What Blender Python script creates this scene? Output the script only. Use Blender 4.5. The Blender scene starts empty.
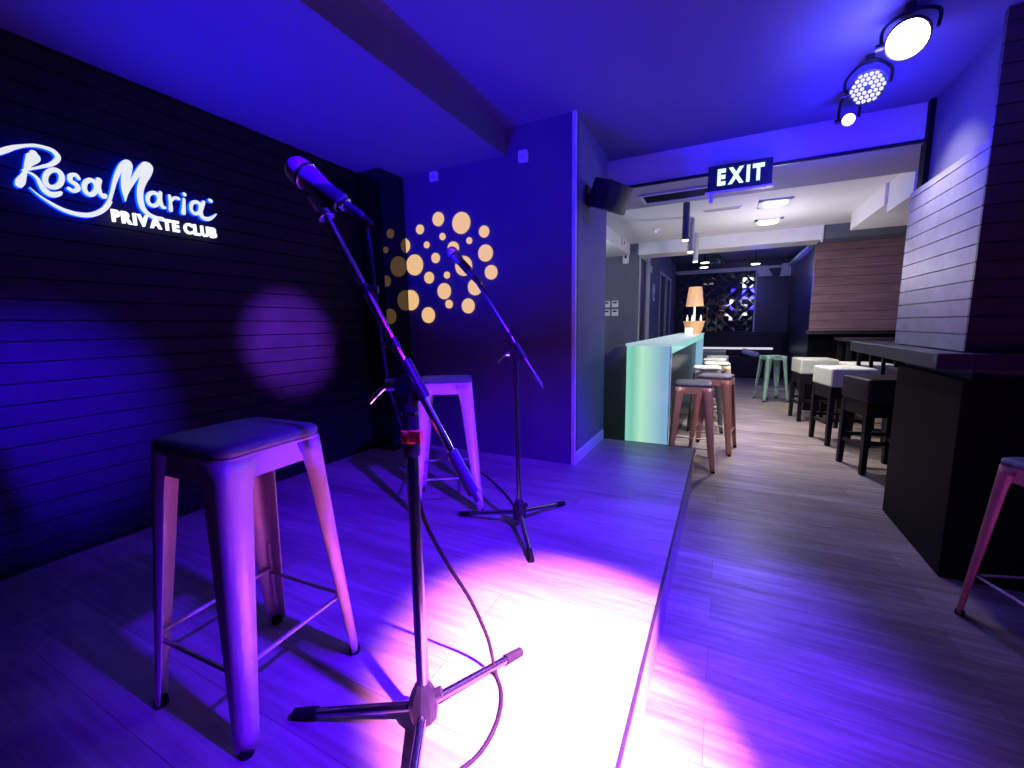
import bpy, bmesh, math, random
from mathutils import Vector, Matrix
random.seed(7)
SC = bpy.context.scene
COL = SC.collection
PI = math.pi
R = math.radians

# ------------------------------------------------------------------ render look
SC.view_settings.view_transform = 'Standard'
try:
    SC.view_settings.look = 'None'
except Exception:
    pass
SC.view_settings.gamma = 1.0
SC.view_settings.use_curve_mapping = False
SC.view_settings.exposure = 0.0
w = bpy.data.worlds.new('World'); SC.world = w
w.use_nodes = True
w.node_tree.nodes['Background'].inputs[0].default_value = (0.0, 0.0, 0.002, 1)
w.node_tree.nodes['Background'].inputs[1].default_value = 1.0

# ------------------------------------------------------------------ materials
MATS = {}
def new_mat(name):
    m = bpy.data.materials.new(name); m.use_nodes = True
    nt = m.node_tree
    b = nt.nodes['Principled BSDF']
    MATS[name] = m
    return m, nt, b

def simple(name, col, rough=0.5, metal=0.0, var=0.12, scale=18.0, bump=0.0, coat=0.0, spec=0.5):
    """principled surface with a slight procedural mottling"""
    m, nt, b = new_mat(name)
    tc = nt.nodes.new('ShaderNodeTexCoord')
    n = nt.nodes.new('ShaderNodeTexNoise'); n.inputs['Scale'].default_value = scale
    n.inputs['Detail'].default_value = 4
    nt.links.new(tc.outputs['Object'], n.inputs['Vector'])
    cr = nt.nodes.new('ShaderNodeValToRGB')
    c0 = [max(0, c * (1 - var)) for c in col]; c1 = [min(1, c * (1 + var)) for c in col]
    cr.color_ramp.elements[0].position = .3; cr.color_ramp.elements[0].color = (*c0, 1)
    cr.color_ramp.elements[1].position = .7; cr.color_ramp.elements[1].color = (*c1, 1)
    nt.links.new(n.outputs['Fac'], cr.inputs['Fac'])
    nt.links.new(cr.outputs['Color'], b.inputs['Base Color'])
    b.inputs['Roughness'].default_value = rough
    b.inputs['Metallic'].default_value = metal
    b.inputs['Coat Weight'].default_value = coat
    b.inputs['Specular IOR Level'].default_value = spec
    if bump:
        bp = nt.nodes.new('ShaderNodeBump'); bp.inputs['Strength'].default_value = bump
        bp.inputs['Distance'].default_value = .004
        nt.links.new(n.outputs['Fac'], bp.inputs['Height']); nt.links.new(bp.outputs['Normal'], b.inputs['Normal'])
    return m

def glow(name, col, strength, base=(.02, .02, .02)):
    m, nt, b = new_mat(name)
    b.inputs['Base Color'].default_value = (*base, 1)
    b.inputs['Emission Color'].default_value = (*col, 1)
    b.inputs['Emission Strength'].default_value = strength
    b.inputs['Roughness'].default_value = .35
    return m

def planks(name, dark, mid, light, rough=.42, axis='X', width=.16, length=1.3, gap=.004, spec=.5, grain=1.0, coat=0.0, seam=.3):
    """floor boards running along an axis: brick pattern for boards, stretched noise for grain"""
    m, nt, b = new_mat(name)
    tc = nt.nodes.new('ShaderNodeTexCoord')
    mp = nt.nodes.new('ShaderNodeMapping')
    nt.links.new(tc.outputs['Object'], mp.inputs['Vector'])
    if axis == 'Y': mp.inputs['Rotation'].default_value = (0, 0, PI / 2)
    if axis == 'XZ': mp.inputs['Rotation'].default_value = (PI / 2, 0, 0)
    br = nt.nodes.new('ShaderNodeTexBrick')
    br.inputs['Scale'].default_value = 1.0
    br.inputs['Brick Width'].default_value = length
    br.inputs['Row Height'].default_value = width
    br.inputs['Mortar Size'].default_value = gap
    br.inputs['Color1'].default_value = (.2, .2, .2, 1); br.inputs['Color2'].default_value = (.8, .8, .8, 1)
    br.inputs['Mortar'].default_value = (0, 0, 0, 1)
    br.offset = .37; br.inputs['Bias'].default_value = 0.0
    nt.links.new(mp.outputs['Vector'], br.inputs['Vector'])
    st = nt.nodes.new('ShaderNodeMapping'); st.inputs['Scale'].default_value = (1.6, 22, 22)
    nt.links.new(mp.outputs['Vector'], st.inputs['Vector'])
    n = nt.nodes.new('ShaderNodeTexNoise'); n.inputs['Scale'].default_value = 1.6; n.inputs['Detail'].default_value = 8
    n.inputs['Roughness'].default_value = .68; n.inputs['Distortion'].default_value = .5
    nt.links.new(st.outputs['Vector'], n.inputs['Vector'])
    big = nt.nodes.new('ShaderNodeMapping'); big.inputs['Scale'].default_value = (.9, 3.5, 3.5)
    nt.links.new(mp.outputs['Vector'], big.inputs['Vector'])
    n2 = nt.nodes.new('ShaderNodeTexNoise'); n2.inputs['Scale'].default_value = 2.0; n2.inputs['Detail'].default_value = 5
    nt.links.new(big.outputs['Vector'], n2.inputs['Vector'])
    mx = nt.nodes.new('ShaderNodeMath'); mx.operation = 'MULTIPLY_ADD'
    mx.inputs[1].default_value = .22; nt.links.new(br.outputs['Color'], mx.inputs[0])
    ad = nt.nodes.new('ShaderNodeMath'); ad.operation = 'MULTIPLY_ADD'; ad.inputs[1].default_value = .62 * grain
    nt.links.new(n.outputs['Fac'], ad.inputs[0])
    a2 = nt.nodes.new('ShaderNodeMath'); a2.operation = 'MULTIPLY'; a2.inputs[1].default_value = .42
    nt.links.new(n2.outputs['Fac'], a2.inputs[0])
    nt.links.new(a2.outputs[0], ad.inputs[2]); nt.links.new(ad.outputs[0], mx.inputs[2])
    cr = nt.nodes.new('ShaderNodeValToRGB')
    cr.color_ramp.elements[0].position = .38; cr.color_ramp.elements[0].color = (*dark, 1)
    cr.color_ramp.elements[1].position = .88; cr.color_ramp.elements[1].color = (*light, 1)
    e = cr.color_ramp.elements.new(.62); e.color = (*mid, 1)
    nt.links.new(mx.outputs[0], cr.inputs['Fac'])
    mm = nt.nodes.new('ShaderNodeMix'); mm.data_type = 'RGBA'
    mm.inputs[7].default_value = (dark[0] * seam, dark[1] * seam, dark[2] * seam, 1)
    nt.links.new(br.outputs['Fac'], mm.inputs[0]); nt.links.new(cr.outputs['Color'], mm.inputs[6])
    nt.links.new(mm.outputs[2], b.inputs['Base Color'])
    rr = nt.nodes.new('ShaderNodeMapRange'); rr.inputs[3].default_value = rough + .12; rr.inputs[4].default_value = rough - .08
    nt.links.new(n.outputs['Fac'], rr.inputs[0]); nt.links.new(rr.outputs[0], b.inputs['Roughness'])
    b.inputs['Specular IOR Level'].default_value = spec
    b.inputs['Coat Weight'].default_value = coat
    bp = nt.nodes.new('ShaderNodeBump'); bp.inputs['Strength'].default_value = .35; bp.inputs['Distance'].default_value = .003
    nt.links.new(mx.outputs[0], bp.inputs['Height']); nt.links.new(bp.outputs['Normal'], b.inputs['Normal'])
    return m

FLOOR = planks('floor wood', (.075, .058, .054), (.22, .175, .16), (.46, .38, .355), rough=.38, gap=.0008, seam=.85, grain=1.1)
STAGE_TOP = planks('stage boards', (.10, .078, .073), (.23, .185, .17), (.40, .33, .31), rough=.38, gap=.0008, seam=.85, grain=1.1)
WALLWOOD = simple('charcoal wall boards', (.0085, .0075, .0085), rough=.6, var=.35, scale=9, bump=.2, spec=.25)
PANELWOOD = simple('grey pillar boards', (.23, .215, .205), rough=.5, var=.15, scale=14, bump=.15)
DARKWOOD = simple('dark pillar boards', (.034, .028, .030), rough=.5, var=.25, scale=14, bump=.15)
BASEDARK = simple('black pillar base', (.0045, .004, .0055), rough=.6, var=.3, scale=10, spec=.08)
LEDGE = simple('dark ledge wood', (.030, .022, .034), rough=.38, var=.2, scale=12)
BOOTHWOOD = planks('booth boards', (.16, .088, .095), (.31, .18, .185), (.50, .31, .30), axis='XZ', width=.11, length=3.2, gap=.003, rough=.5, seam=.5, grain=1.2)
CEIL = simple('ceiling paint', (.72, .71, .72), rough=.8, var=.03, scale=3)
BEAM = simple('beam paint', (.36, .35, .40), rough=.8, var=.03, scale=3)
STAGECEIL = simple('light tinted stage ceiling', (.10, .10, .19), rough=.8, var=.03, scale=3)  # blue tint in the colour helps the ceiling read as blue lit
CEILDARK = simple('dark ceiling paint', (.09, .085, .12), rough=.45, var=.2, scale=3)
RISER = simple('dark beam paint', (.10, .10, .12), rough=.8, var=.1, scale=3)
BLUEGREY = simple('slate wall paint', (.13, .138, .195), rough=.7, var=.08, scale=5)
STAGEWALL = simple('dark slate wall paint', (.075, .07, .10), rough=.75, var=.08, scale=5)
WHITE = simple('white paint', (.78, .78, .80), rough=.5, var=.03, scale=5)
TRIMW = simple('grey trim paint', (.55, .55, .60), rough=.45, var=.05, scale=8)
FARWALL = simple('midnight wall', (.022, .022, .045), rough=.35, var=.2, scale=4)
GLOSSBLACK = simple('gloss black lacquer', (.003, .003, .003), rough=.04, var=.2, scale=6, spec=.9)
BLACKPL = simple('black plastic', (.014, .014, .018), rough=.38, var=.2, scale=30, spec=.25)
BLACKRUB = simple('black rubber', (.010, .010, .010), rough=.7, var=.2, scale=40, spec=.1)
BLACKWOOD = simple('black stained wood', (.010, .009, .010), rough=.45, var=.3, scale=20, spec=.2)
CHROME = simple('chrome', (.70, .70, .73), rough=.16, metal=1.0, var=.04, scale=40)
DKCHROME = simple('dark satin metal', (.24, .24, .29), rough=.24, metal=1.0, var=.06, scale=40)
GRILLE = simple('steel mesh', (.42, .42, .45), rough=.38, metal=.8, var=.5, scale=420, bump=.6)
MICBODY = simple('grey mic enamel', (.10, .10, .12), rough=.32, metal=.3, var=.1, scale=40)
COPPER = simple('dusty copper enamel', (.46, .21, .155), rough=.36, metal=.15, var=.10, scale=14, bump=.05)
ROSE = simple('pale rose enamel', (.60, .40, .42), rough=.33, metal=.1, var=.08, scale=14, bump=.05)
REDEN = simple('faded red enamel', (.30, .10, .09), rough=.4, metal=.15, var=.12, scale=14)
MINT = simple('mint enamel', (.36, .60, .44), rough=.38, metal=.1, var=.08, scale=14)
GREYEN = simple('dark grey enamel', (.12, .11, .11), rough=.4, metal=.2, var=.1, scale=14)
STEELROD = simple('worn steel rod', (.50, .44, .46), rough=.34, metal=.5, var=.1, scale=30)
PADDARK = simple('dark slate leatherette', (.085, .08, .11), rough=.5, var=.2, scale=50, bump=.12)
PADCREAM = simple('cream leatherette', (.46, .48, .40), rough=.5, var=.06, scale=30, bump=.08)
PADBLACK = simple('black leatherette', (.022, .017, .026), rough=.45, var=.2, scale=30, bump=.08, spec=.3)
CLOTHBLK = simple('black cloth', (.085, .085, .11), rough=.85, var=.2, scale=60, bump=.2)
ORANGE = simple('orange strap', (.95, .10, .06), rough=.6, var=.15, scale=60)
RATTAN = simple('honey wicker', (.66, .40, .20), rough=.6, var=.25, scale=90, bump=.4)
LEAF = simple('leaf green', (.10, .30, .13), rough=.5, var=.3, scale=30)
SIGNFACE = glow('sign face', (.80, .82, .86), 1.0)
SIGNSIDE = glow('sign blue edge', (.0, .015, 1.0), 12.0, base=(.0, .0, .02))
CAPFACE = glow('caption face', (.90, .94, 1.0), 1.25)
EXITTXT = glow('exit lettering', (.72, 1.0, .90), 1.25)
DISC = glow('warm backlit disc', (.86, .52, .20), .97, base=(.05, .05, .04))
LEDWHITE = glow('led lens', (.62, .62, 1.0), 1.5)
LEDHOT = glow('hot led lens', (.95, .95, 1.0), 12.0)
LEDPINK = glow('pink led lens', (1.0, .62, .95), 5.0)
SPOTLENS = glow('ceiling spot lens', (1.0, .95, .80), 4.0)
TUBELENS = glow('tube lamp lens', (1.0, .97, .90), 4.0)
SHADE = glow('lit wicker shade', (.90, .52, .27), .62, base=(.6, .36, .18))
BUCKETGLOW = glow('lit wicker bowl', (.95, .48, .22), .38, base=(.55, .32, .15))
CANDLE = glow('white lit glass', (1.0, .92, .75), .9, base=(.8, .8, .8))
SKIRTGLOW = glow('led strip', (.85, .82, 1.0), .85)

# glowing bar glass: lit from inside in soft vertical bands
def bar_glass(name, strength, left, mid, right):
    m, nt, b = new_mat(name)
    tc = nt.nodes.new('ShaderNodeTexCoord')
    sp = nt.nodes.new('ShaderNodeSeparateXYZ'); nt.links.new(tc.outputs['Object'], sp.inputs[0])
    mr = nt.nodes.new('ShaderNodeMapRange'); mr.inputs[1].default_value = -.66; mr.inputs[2].default_value = -.33
    nt.links.new(sp.outputs['X'], mr.inputs[0])
    cr = nt.nodes.new('ShaderNodeValToRGB')
    cr.color_ramp.elements[0].color = (*left, 1); cr.color_ramp.elements[0].position = .0
    cr.color_ramp.elements[1].color = (*right, 1); cr.color_ramp.elements[1].position = .82
    e = cr.color_ramp.elements.new(.34); e.color = (*mid, 1)
    e = cr.color_ramp.elements.new(.14); e.color = (*[.86 * c for c in left], 1)
    nt.links.new(mr.outputs[0], cr.inputs['Fac'])
    nt.links.new(cr.outputs['Color'], b.inputs['Emission Color'])
    b.inputs['Emission Strength'].default_value = strength
    b.inputs['Base Color'].default_value = (.05, .08, .07, 1)
    b.inputs['Roughness'].default_value = .15
    return m
BARPANEL = bar_glass('lit mint glass', .92, (.24, .70, .50), (.48, .86, .60), (.23, .44, .62))
BAREDGE = bar_glass('lit glass edge', .9, (.32, .80, .62), (.36, .80, .64), (.30, .72, .66))
BARTOP = glow('bar top sheen glow', (.50, .68, .74), .75, base=(.1, .12, .13))  # emission stands in for the bright reflection on the glossy top
BARBACK = simple('dark bar front', (.010, .013, .018), rough=.28, var=.2, scale=6)

# quilted mirror tiles behind the far seats
def quilt():
    m, nt, b = new_mat('quilted black mirror')
    tc = nt.nodes.new('ShaderNodeTexCoord')
    sp = nt.nodes.new('ShaderNodeSeparateXYZ'); nt.links.new(tc.outputs['Object'], sp.inputs[0])
    fac = None
    for sgn in (1, -1):
        a = nt.nodes.new('ShaderNodeMath'); a.operation = 'MULTIPLY_ADD'; a.inputs[1].default_value = sgn
        nt.links.new(sp.outputs['X'], a.inputs[0]); nt.links.new(sp.outputs['Z'], a.inputs[2])
        d = nt.nodes.new('ShaderNodeMath'); d.operation = 'MULTIPLY'; d.inputs[1].default_value = 4.2
        nt.links.new(a.outputs[0], d.inputs[0])
        f = nt.nodes.new('ShaderNodeMath'); f.operation = 'FRACT'; nt.links.new(d.outputs[0], f.inputs[0])
        s = nt.nodes.new('ShaderNodeMath'); s.operation = 'SUBTRACT'; s.inputs[1].default_value = .5
        nt.links.new(f.outputs[0], s.inputs[0])
        ab = nt.nodes.new('ShaderNodeMath'); ab.operation = 'ABSOLUTE'; nt.links.new(s.outputs[0], ab.inputs[0])
        fac = ab if fac is None else fac
        last = ab
    mn = nt.nodes.new('ShaderNodeMath'); mn.operation = 'MINIMUM'
    nt.links.new(fac.outputs[0], mn.inputs[0]); nt.links.new(last.outputs[0], mn.inputs[1])
    cr = nt.nodes.new('ShaderNodeValToRGB')
    cr.color_ramp.elements[0].position = .03; cr.color_ramp.elements[0].color = (.035, .035, .07, 1)
    cr.color_ramp.elements[1].position = .055; cr.color_ramp.elements[1].color = (.012, .012, .03, 1)
    nt.links.new(mn.outputs[0], cr.inputs['Fac']); nt.links.new(cr.outputs['Color'], b.inputs['Base Color'])
    b.inputs['Roughness'].default_value = .06; b.inputs['Specular IOR Level'].default_value = 1.0
    bp = nt.nodes.new('ShaderNodeBump'); bp.inputs['Strength'].default_value = .5; bp.inputs['Distance'].default_value = .01
    nt.links.new(mn.outputs[0], bp.inputs['Height']); nt.links.new(bp.outputs['Normal'], b.inputs['Normal'])
    return m
QUILT = quilt()

# ------------------------------------------------------------------ mesh helpers
class MB:
    """collects shapes into one mesh"""
    def __init__(self): self.v = []; self.f = []
    def add(self, vs, fs):
        o = len(self.v); self.v += [tuple(p) for p in vs]; self.f += [tuple(i + o for i in q) for q in fs]; return self
    def box(self, a, b, M=None):
        x0, y0, z0 = a; x1, y1, z1 = b
        vs = [Vector(p) for p in ((x0, y0, z0), (x1, y0, z0), (x1, y1, z0), (x0, y1, z0), (x0, y0, z1), (x1, y0, z1), (x1, y1, z1), (x0, y1, z1))]
        if M is not None: vs = [M @ p for p in vs]
        return self.add(vs, [(3, 2, 1, 0), (4, 5, 6, 7), (0, 1, 5, 4), (1, 2, 6, 5), (2, 3, 7, 6), (3, 0, 4, 7)])
    def cone(self, p, q, r0, r1=None, n=16, cap=True):
        p = Vector(p); q = Vector(q); r1 = r0 if r1 is None else r1
        d = (q - p).normalized(); u = d.orthogonal().normalized(); v = d.cross(u)
        vs = []
        for c, r in ((p, r0), (q, r1)):
            vs += [c + r * (math.cos(2 * PI * i / n) * u + math.sin(2 * PI * i / n) * v) for i in range(n)]
        fs = [(i, (i + 1) % n, n + (i + 1) % n, n + i) for i in range(n)]
        if cap: fs += [tuple(range(n - 1, -1, -1)), tuple(range(n, 2 * n))]
        return self.add(vs, fs)
    def lathe(self, prof, origin=(0, 0, 0), axis=(0, 0, 1), n=24):
        """prof: (radius, height along the axis)"""
        o = Vector(origin); d = Vector(axis).normalized(); u = d.orthogonal().normalized(); v = d.cross(u)
        vs = []; fs = []
        for r, h in prof:
            vs += [o + d * h + max(r, 1e-4) * (math.cos(2 * PI * i / n) * u + math.sin(2 * PI * i / n) * v) for i in range(n)]
        for k in range(len(prof) - 1):
            fs += [(k * n + i, k * n + (i + 1) % n, (k + 1) * n + (i + 1) % n, (k + 1) * n + i) for i in range(n)]
        fs += [tuple(range(n - 1, -1, -1)), tuple(range((len(prof) - 1) * n, len(prof) * n))]
        return self.add(vs, fs)
    def tube(self, pts, r, n=10, sub=6):
        P = spline([Vector(p) for p in pts], sub) if sub > 1 else [Vector(p) for p in pts]
        vs = []; fs = []; u = None
        for i, p in enumerate(P):
            d = (P[min(i + 1, len(P) - 1)] - P[max(i - 1, 0)]).normalized()
            u = d.orthogonal().normalized() if u is None else (u - d * u.dot(d)).normalized()
            v = d.cross(u)
            vs += [p + r * (math.cos(2 * PI * k / n) * u + math.sin(2 * PI * k / n) * v) for k in range(n)]
        for i in range(len(P) - 1):
            fs += [(i * n + k, i * n + (k + 1) % n, (i + 1) * n + (k + 1) % n, (i + 1) * n + k) for k in range(n)]
        fs += [tuple(range(n - 1, -1, -1)), tuple(range((len(P) - 1) * n, len(P) * n))]
        return self.add(vs, fs)
    def prism(self, poly, z0, z1, M=None):
        n = len(poly)
        vs = [Vector((x, y, z0)) for x, y in poly] + [Vector((x, y, z1)) for x, y in poly]
        if M is not None: vs = [M @ p for p in vs]
        return self.add(vs, [tuple(range(n - 1, -1, -1)), tuple(range(n, 2 * n))] + [(i, (i + 1) % n, n + (i + 1) % n, n + i) for i in range(n)])
    def build(self, name, mat, parent=None, bevel=0, smooth=None, solid=0, sub=0, loc=None):
        me = bpy.data.meshes.new(name)
        me.from_pydata(self.v, [], self.f); me.update()
        bm = bmesh.new(); bm.from_mesh(me); bmesh.ops.recalc_face_normals(bm, faces=bm.faces); bm.to_mesh(me); bm.free()
        o = bpy.data.objects.new(name, me); COL.objects.link(o)
        me.materials.append(mat)
        if parent is not None: o.parent = parent
        if loc is not None: o.location = loc
        if smooth is not None:
            for p in me.polygons: p.use_smooth = True
            me.set_sharp_from_angle(angle=R(smooth))
        if solid:
            s = o.modifiers.new('solid', 'SOLIDIFY'); s.thickness = solid; s.offset = 0
        if bevel:
            b = o.modifiers.new('bevel', 'BEVEL'); b.width = bevel; b.segments = 3; b.limit_method = 'ANGLE'; b.angle_limit = R(40)
        if sub:
            s = o.modifiers.new('sub', 'SUBSURF'); s.levels = sub; s.render_levels = sub
        return o

def spline(P, sub):
    out = []
    for i in range(len(P) - 1):
        p0 = P[max(i - 1, 0)]; p1 = P[i]; p2 = P[i + 1]; p3 = P[min(i + 2, len(P) - 1)]
        for k in range(sub):
            t = k / sub
            out.append(.5 * ((2 * p1) + (p2 - p0) * t + (2 * p0 - 5 * p1 + 4 * p2 - p3) * t * t + (3 * p1 - p0 - 3 * p2 + p3) * t ** 3))
    out.append(P[-1]); return out

def rrect(hx, hy, r, n=5):
    out = []
    for cx, cy, a0 in ((hx - r, hy - r, 0), (-hx + r, hy - r, 90), (-hx + r, -hy + r, 180), (hx - r, -hy + r, 270)):
        for k in range(n + 1):
            a = R(a0 + 90 * k / n); out.append((cx + r * math.cos(a), cy + r * math.sin(a)))
    return out

def tag(o, label=None, cat=None, group=None, kind=None):
    if label: o['label'] = label
    if cat: o['category'] = cat
    if group: o['group'] = group
    if kind: o['kind'] = kind
    return o
def thing(name, label, cat, loc=(0, 0, 0), rz=0, group=None):
    o = bpy.data.objects.new(name, None); COL.objects.link(o)
    o.location = loc; o.rotation_euler = (0, 0, rz); o.empty_display_size = .1
    return tag(o, label, cat, group)
def copy_tree(o, parent=None):
    c = o.copy(); COL.objects.link(c)
    if parent is not None: c.parent = parent
    for ch in list(o.children): copy_tree(ch, c)
    return c
def struct(name, mb, mat, label=None, **k):
    o = mb.build(name, mat, **k); o['kind'] = 'structure'
    if label: o['label'] = label
    return o
def set_mat_tree(o, src, dst):
    """give one copy its own paint (own mesh data)"""
    for ch in [o] + list(o.children_recursive):
        if ch.type == 'MESH' and ch.data.materials and ch.data.materials[0] == src:
            ch.data = ch.data.copy(); ch.data.materials[0] = dst
# ================================================================== SETTING
XL, XRISE, ZL, ZC, ZB, ZD = -2.34, -1.30, 2.27, 2.43, 2.21, 2.29
YB = 2.54            # wall behind the stage
ZS = 0.30            # stage height
SX = -0.155          # front edge of the stage

def boards(axis, const, a0, a1, z0, z1, pitch, gap, depth, thick, sgn):
    """a boarded wall: backing sheet and one bevelled board per course, all one mesh"""
    m = MB()
    def slab(u0, u1, lo, hi, d0, d1):
        if axis == 'x': m.box((min(const + sgn * d0, const + sgn * d1), u0, lo), (max(const + sgn * d0, const + sgn * d1), u1, hi))
        else: m.box((u0, min(const + sgn * d0, const + sgn * d1), lo), (u1, max(const + sgn * d0, const + sgn * d1), hi))
    slab(a0, a1, z0, z1, thick, depth)
    z = z0
    while z < z1 - .002:
        slab(a0, a1, z + gap / 2, min(z + pitch - gap / 2, z1), 0, depth + .001)
        z += pitch
    return m

struct('floor', MB().box((-3.0, -2.3, -.1), (3.2, 12.2, 0)), FLOOR)
m = boards('x', XL, -2.2, YB + .05, 0, 2.6, .078, .005, .02, .12, -1)
struct('wall_left', m, WALLWOOD, 'dark charcoal boarded wall left of the stage')
struct('wall_stage', MB().box((XL, YB, 0), (-.84, YB + .08, 2.6)), STAGEWALL, 'dark blue lit wall behind the stage')
struct('wall_return', MB().box((-.92, YB + .081, 0), (-.84, 3.30, 2.6)), BLUEGREY, 'narrow wall end between the stage and the bar')
struct('trim_1', MB().box((-.853, YB - .012, ZS), (-.829, YB + .012, 2.43)), TRIMW, 'pale corner strip at the edge of the stage wall', bevel=.003)
struct('baseboard_stage', MB().box((-.84, YB + .012, ZS), (-.824, 3.25, ZS + .075)), TRIMW, bevel=.004)
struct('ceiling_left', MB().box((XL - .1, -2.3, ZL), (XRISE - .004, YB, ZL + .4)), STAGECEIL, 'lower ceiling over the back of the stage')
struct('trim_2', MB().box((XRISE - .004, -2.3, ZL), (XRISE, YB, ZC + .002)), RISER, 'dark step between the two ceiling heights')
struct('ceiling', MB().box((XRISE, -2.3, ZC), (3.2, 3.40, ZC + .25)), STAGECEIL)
struct('wall_rear', MB().box((-2.5, -2.3, 0), (3.2, -2.2, 2.7)), STAGEWALL)
struct('wall_right', MB().box((2.6, -2.2, 0), (2.7, 7.0, 2.7)), BASEDARK)
# gloss black corner column that mirrors the lit discs
m = MB().box((XL + .002, 2.30, ZS), (-2.135, YB - .002, ZL - .002))
struct('wall_corner', m, GLOSSBLACK, 'gloss black corner column mirroring the glowing discs')
# beam between stage area and corridor
m = MB().box((-.92, 3.40, ZB), (3.2, 4.0, 2.65))
struct('ceiling_beam', m, BEAM, 'wide dropped ceiling beam behind the exit sign')
struct('trim_7', MB().box((-.84, 3.384, ZB - .002), (2.6, 3.399, ZB + .018)), BLACKPL, 'black edge strip along the bottom of the dropped beam')
struct('trim_8', MB().box((-1.11, 6.84, 0), (-1.10, 7.12, 2.55)), WHITE, 'white upright wall strip beyond the slate wall')
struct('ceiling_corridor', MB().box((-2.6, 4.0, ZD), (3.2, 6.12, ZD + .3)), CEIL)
m = MB().box((-1.11, 6.12, 2.135), (.945, 6.5, 2.6))
struct('ceiling_lintel', m, WHITE, 'pale lit lintel across the far end of the corridor')
m = MB().box((.945, 6.12, 2.135), (2.7, 6.5, 2.6))
struct('wall_lintel', m, BLUEGREY)
struct('trim_3', MB().box((.935, 6.095, 2.10), (.957, 6.119, 2.289)), WHITE, 'thin white upright strip at the right end of the lintel')
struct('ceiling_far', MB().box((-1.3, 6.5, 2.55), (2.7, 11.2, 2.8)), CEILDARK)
# alcove on the left behind the bar
struct('wall_alcove', MB().box((-2.6, 6.12, 0), (-1.11, 6.22, 2.6)), BLUEGREY, 'slate wall carrying four switch plates')
struct('wall_bar', MB().box((-2.6, 2.63, 0), (-2.5, 6.12, 2.6)), BLUEGREY)
m = MB().box((-2.5, 3.3, 2.14), (-1.226, 6.12, 2.288))
struct('ceiling_soffit', m, WHITE, 'white dropped soffit above the bar alcove')
# left wall of the far room with two dark doors
m = MB().box((-1.21, 6.22, 0), (-1.11, 6.25, 2.55)).box((-1.21, 6.80, 0), (-1.11, 8.35, 2.55)).box((-1.21, 9.05, 0), (-1.11, 9.3, 2.55)).box((-1.21, 9.95, 0), (-1.11, 11.0, 2.55))
m.box((-1.21, 6.25, 2.12), (-1.11, 6.80, 2.55)).box((-1.21, 8.35, 2.1), (-1.11, 9.05, 2.55)).box((-1.21, 9.3, 2.1), (-1.11, 9.95, 2.55))
struct('wall_corridor', m, BLUEGREY)
for i, (y0, y1, h) in enumerate(((6.25, 6.80, 2.12), (8.35, 9.05, 2.1), (9.3, 9.95, 2.1))):
    d = MB()
    d.box((-1.18, y0, 0), (-1.14, y1, h))
    for z0, z1 in ((.2, .95), (1.1, h - .15)):
        d.box((-1.14, y0 + .09, z0), (-1.132, y1 - .09, z1))
    do = struct('door_%d' % (i + 1), d, FARWALL, ['dark door just past the slate wall', 'dark door midway down the far left wall', 'last dark door on the far left wall'][i])
    MB().box((-1.11, y0 - .05, 0), (-1.095, y0, h + .05)).box((-1.11, y1, 0), (-1.095, y1 + .05, h + .05)).box((-1.11, y0, h), (-1.095, y1, h + .05)).build('door_frame', TRIMW, do)
    hd = MB().cone((-1.132, y0 + .08, 1.02), (-1.085, y0 + .08, 1.02), .008).cone((-1.088, y0 + .08, 1.02), (-1.088, y0 + .2, 1.02), .008)
    hd.build('door_handle', CHROME, do, smooth=40)
# far end
struct('wall_far', MB().box((-1.3, 11.0, 0), (1.4, 11.1, 2.8)), FARWALL)
struct('wall_far_right', MB().box((1.2, 6.9, 0), (1.3, 11.0, 2.8)), FARWALL)
struct('trim_4', MB().box((-1.11, 10.93, 2.36), (1.2, 11.0, 2.41)), TRIMW, 'thin pale cornice along the far wall')
struct('trim_5', MB().box((1.13, 8.4, 2.36), (1.2, 10.93, 2.42)), TRIMW, 'thin pale cornice along the far right wall')
cbl = MB().prism([(.60, 0), (.86, 0), (.74, .22), (.56, .22)], 10.86, 10.925, Matrix(((1, 0, 0, 0), (0, 0, 1, 0), (0, 1, 0, 2.19), (0, 0, 0, 1))))
struct('trim_9', cbl, TRIMW, 'pale wedge shaped bracket on the far cornice')
cbl = MB().prism([(1.0, 0), (1.19, 0), (1.19, .26), (1.03, .26)], 10.85, 10.925, Matrix(((1, 0, 0, 0), (0, 0, 1, 0), (0, 1, 0, 2.17), (0, 0, 0, 1))))
struct('trim_10', cbl, TRIMW, 'pale corner bracket where the two far cornices meet')
# boarded booth partition on the right
struct('wall_booth', MB().box((1.0, 6.82, 1.035), (2.6, 6.89, 2.55)), BOOTHWOOD, 'purple brown boarded partition behind the black stools')
struct('wall_booth_shaded', MB().box((1.0, 6.83, 0), (2.6, 6.89, 1.035)), BASEDARK)  # lower partition coloured black in place of the shade from the tables
tag(MB().box((.93, 6.60, 1.035), (2.58, 6.815, 1.08)).build('wall_shelf', LEDGE, bevel=.006), 'long dark shelf at the foot of the brown boarded partition', 'shelf')
# soffit above the booth
m = MB().box((1.10, 4.55, 2.12), (2.6, 5.6, 2.289)).box((1.12, 4.0, 2.06), (2.6, 4.55, 2.289))
struct('ceiling_booth', m, WHITE, 'stepped white soffit above the booth tables')

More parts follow.
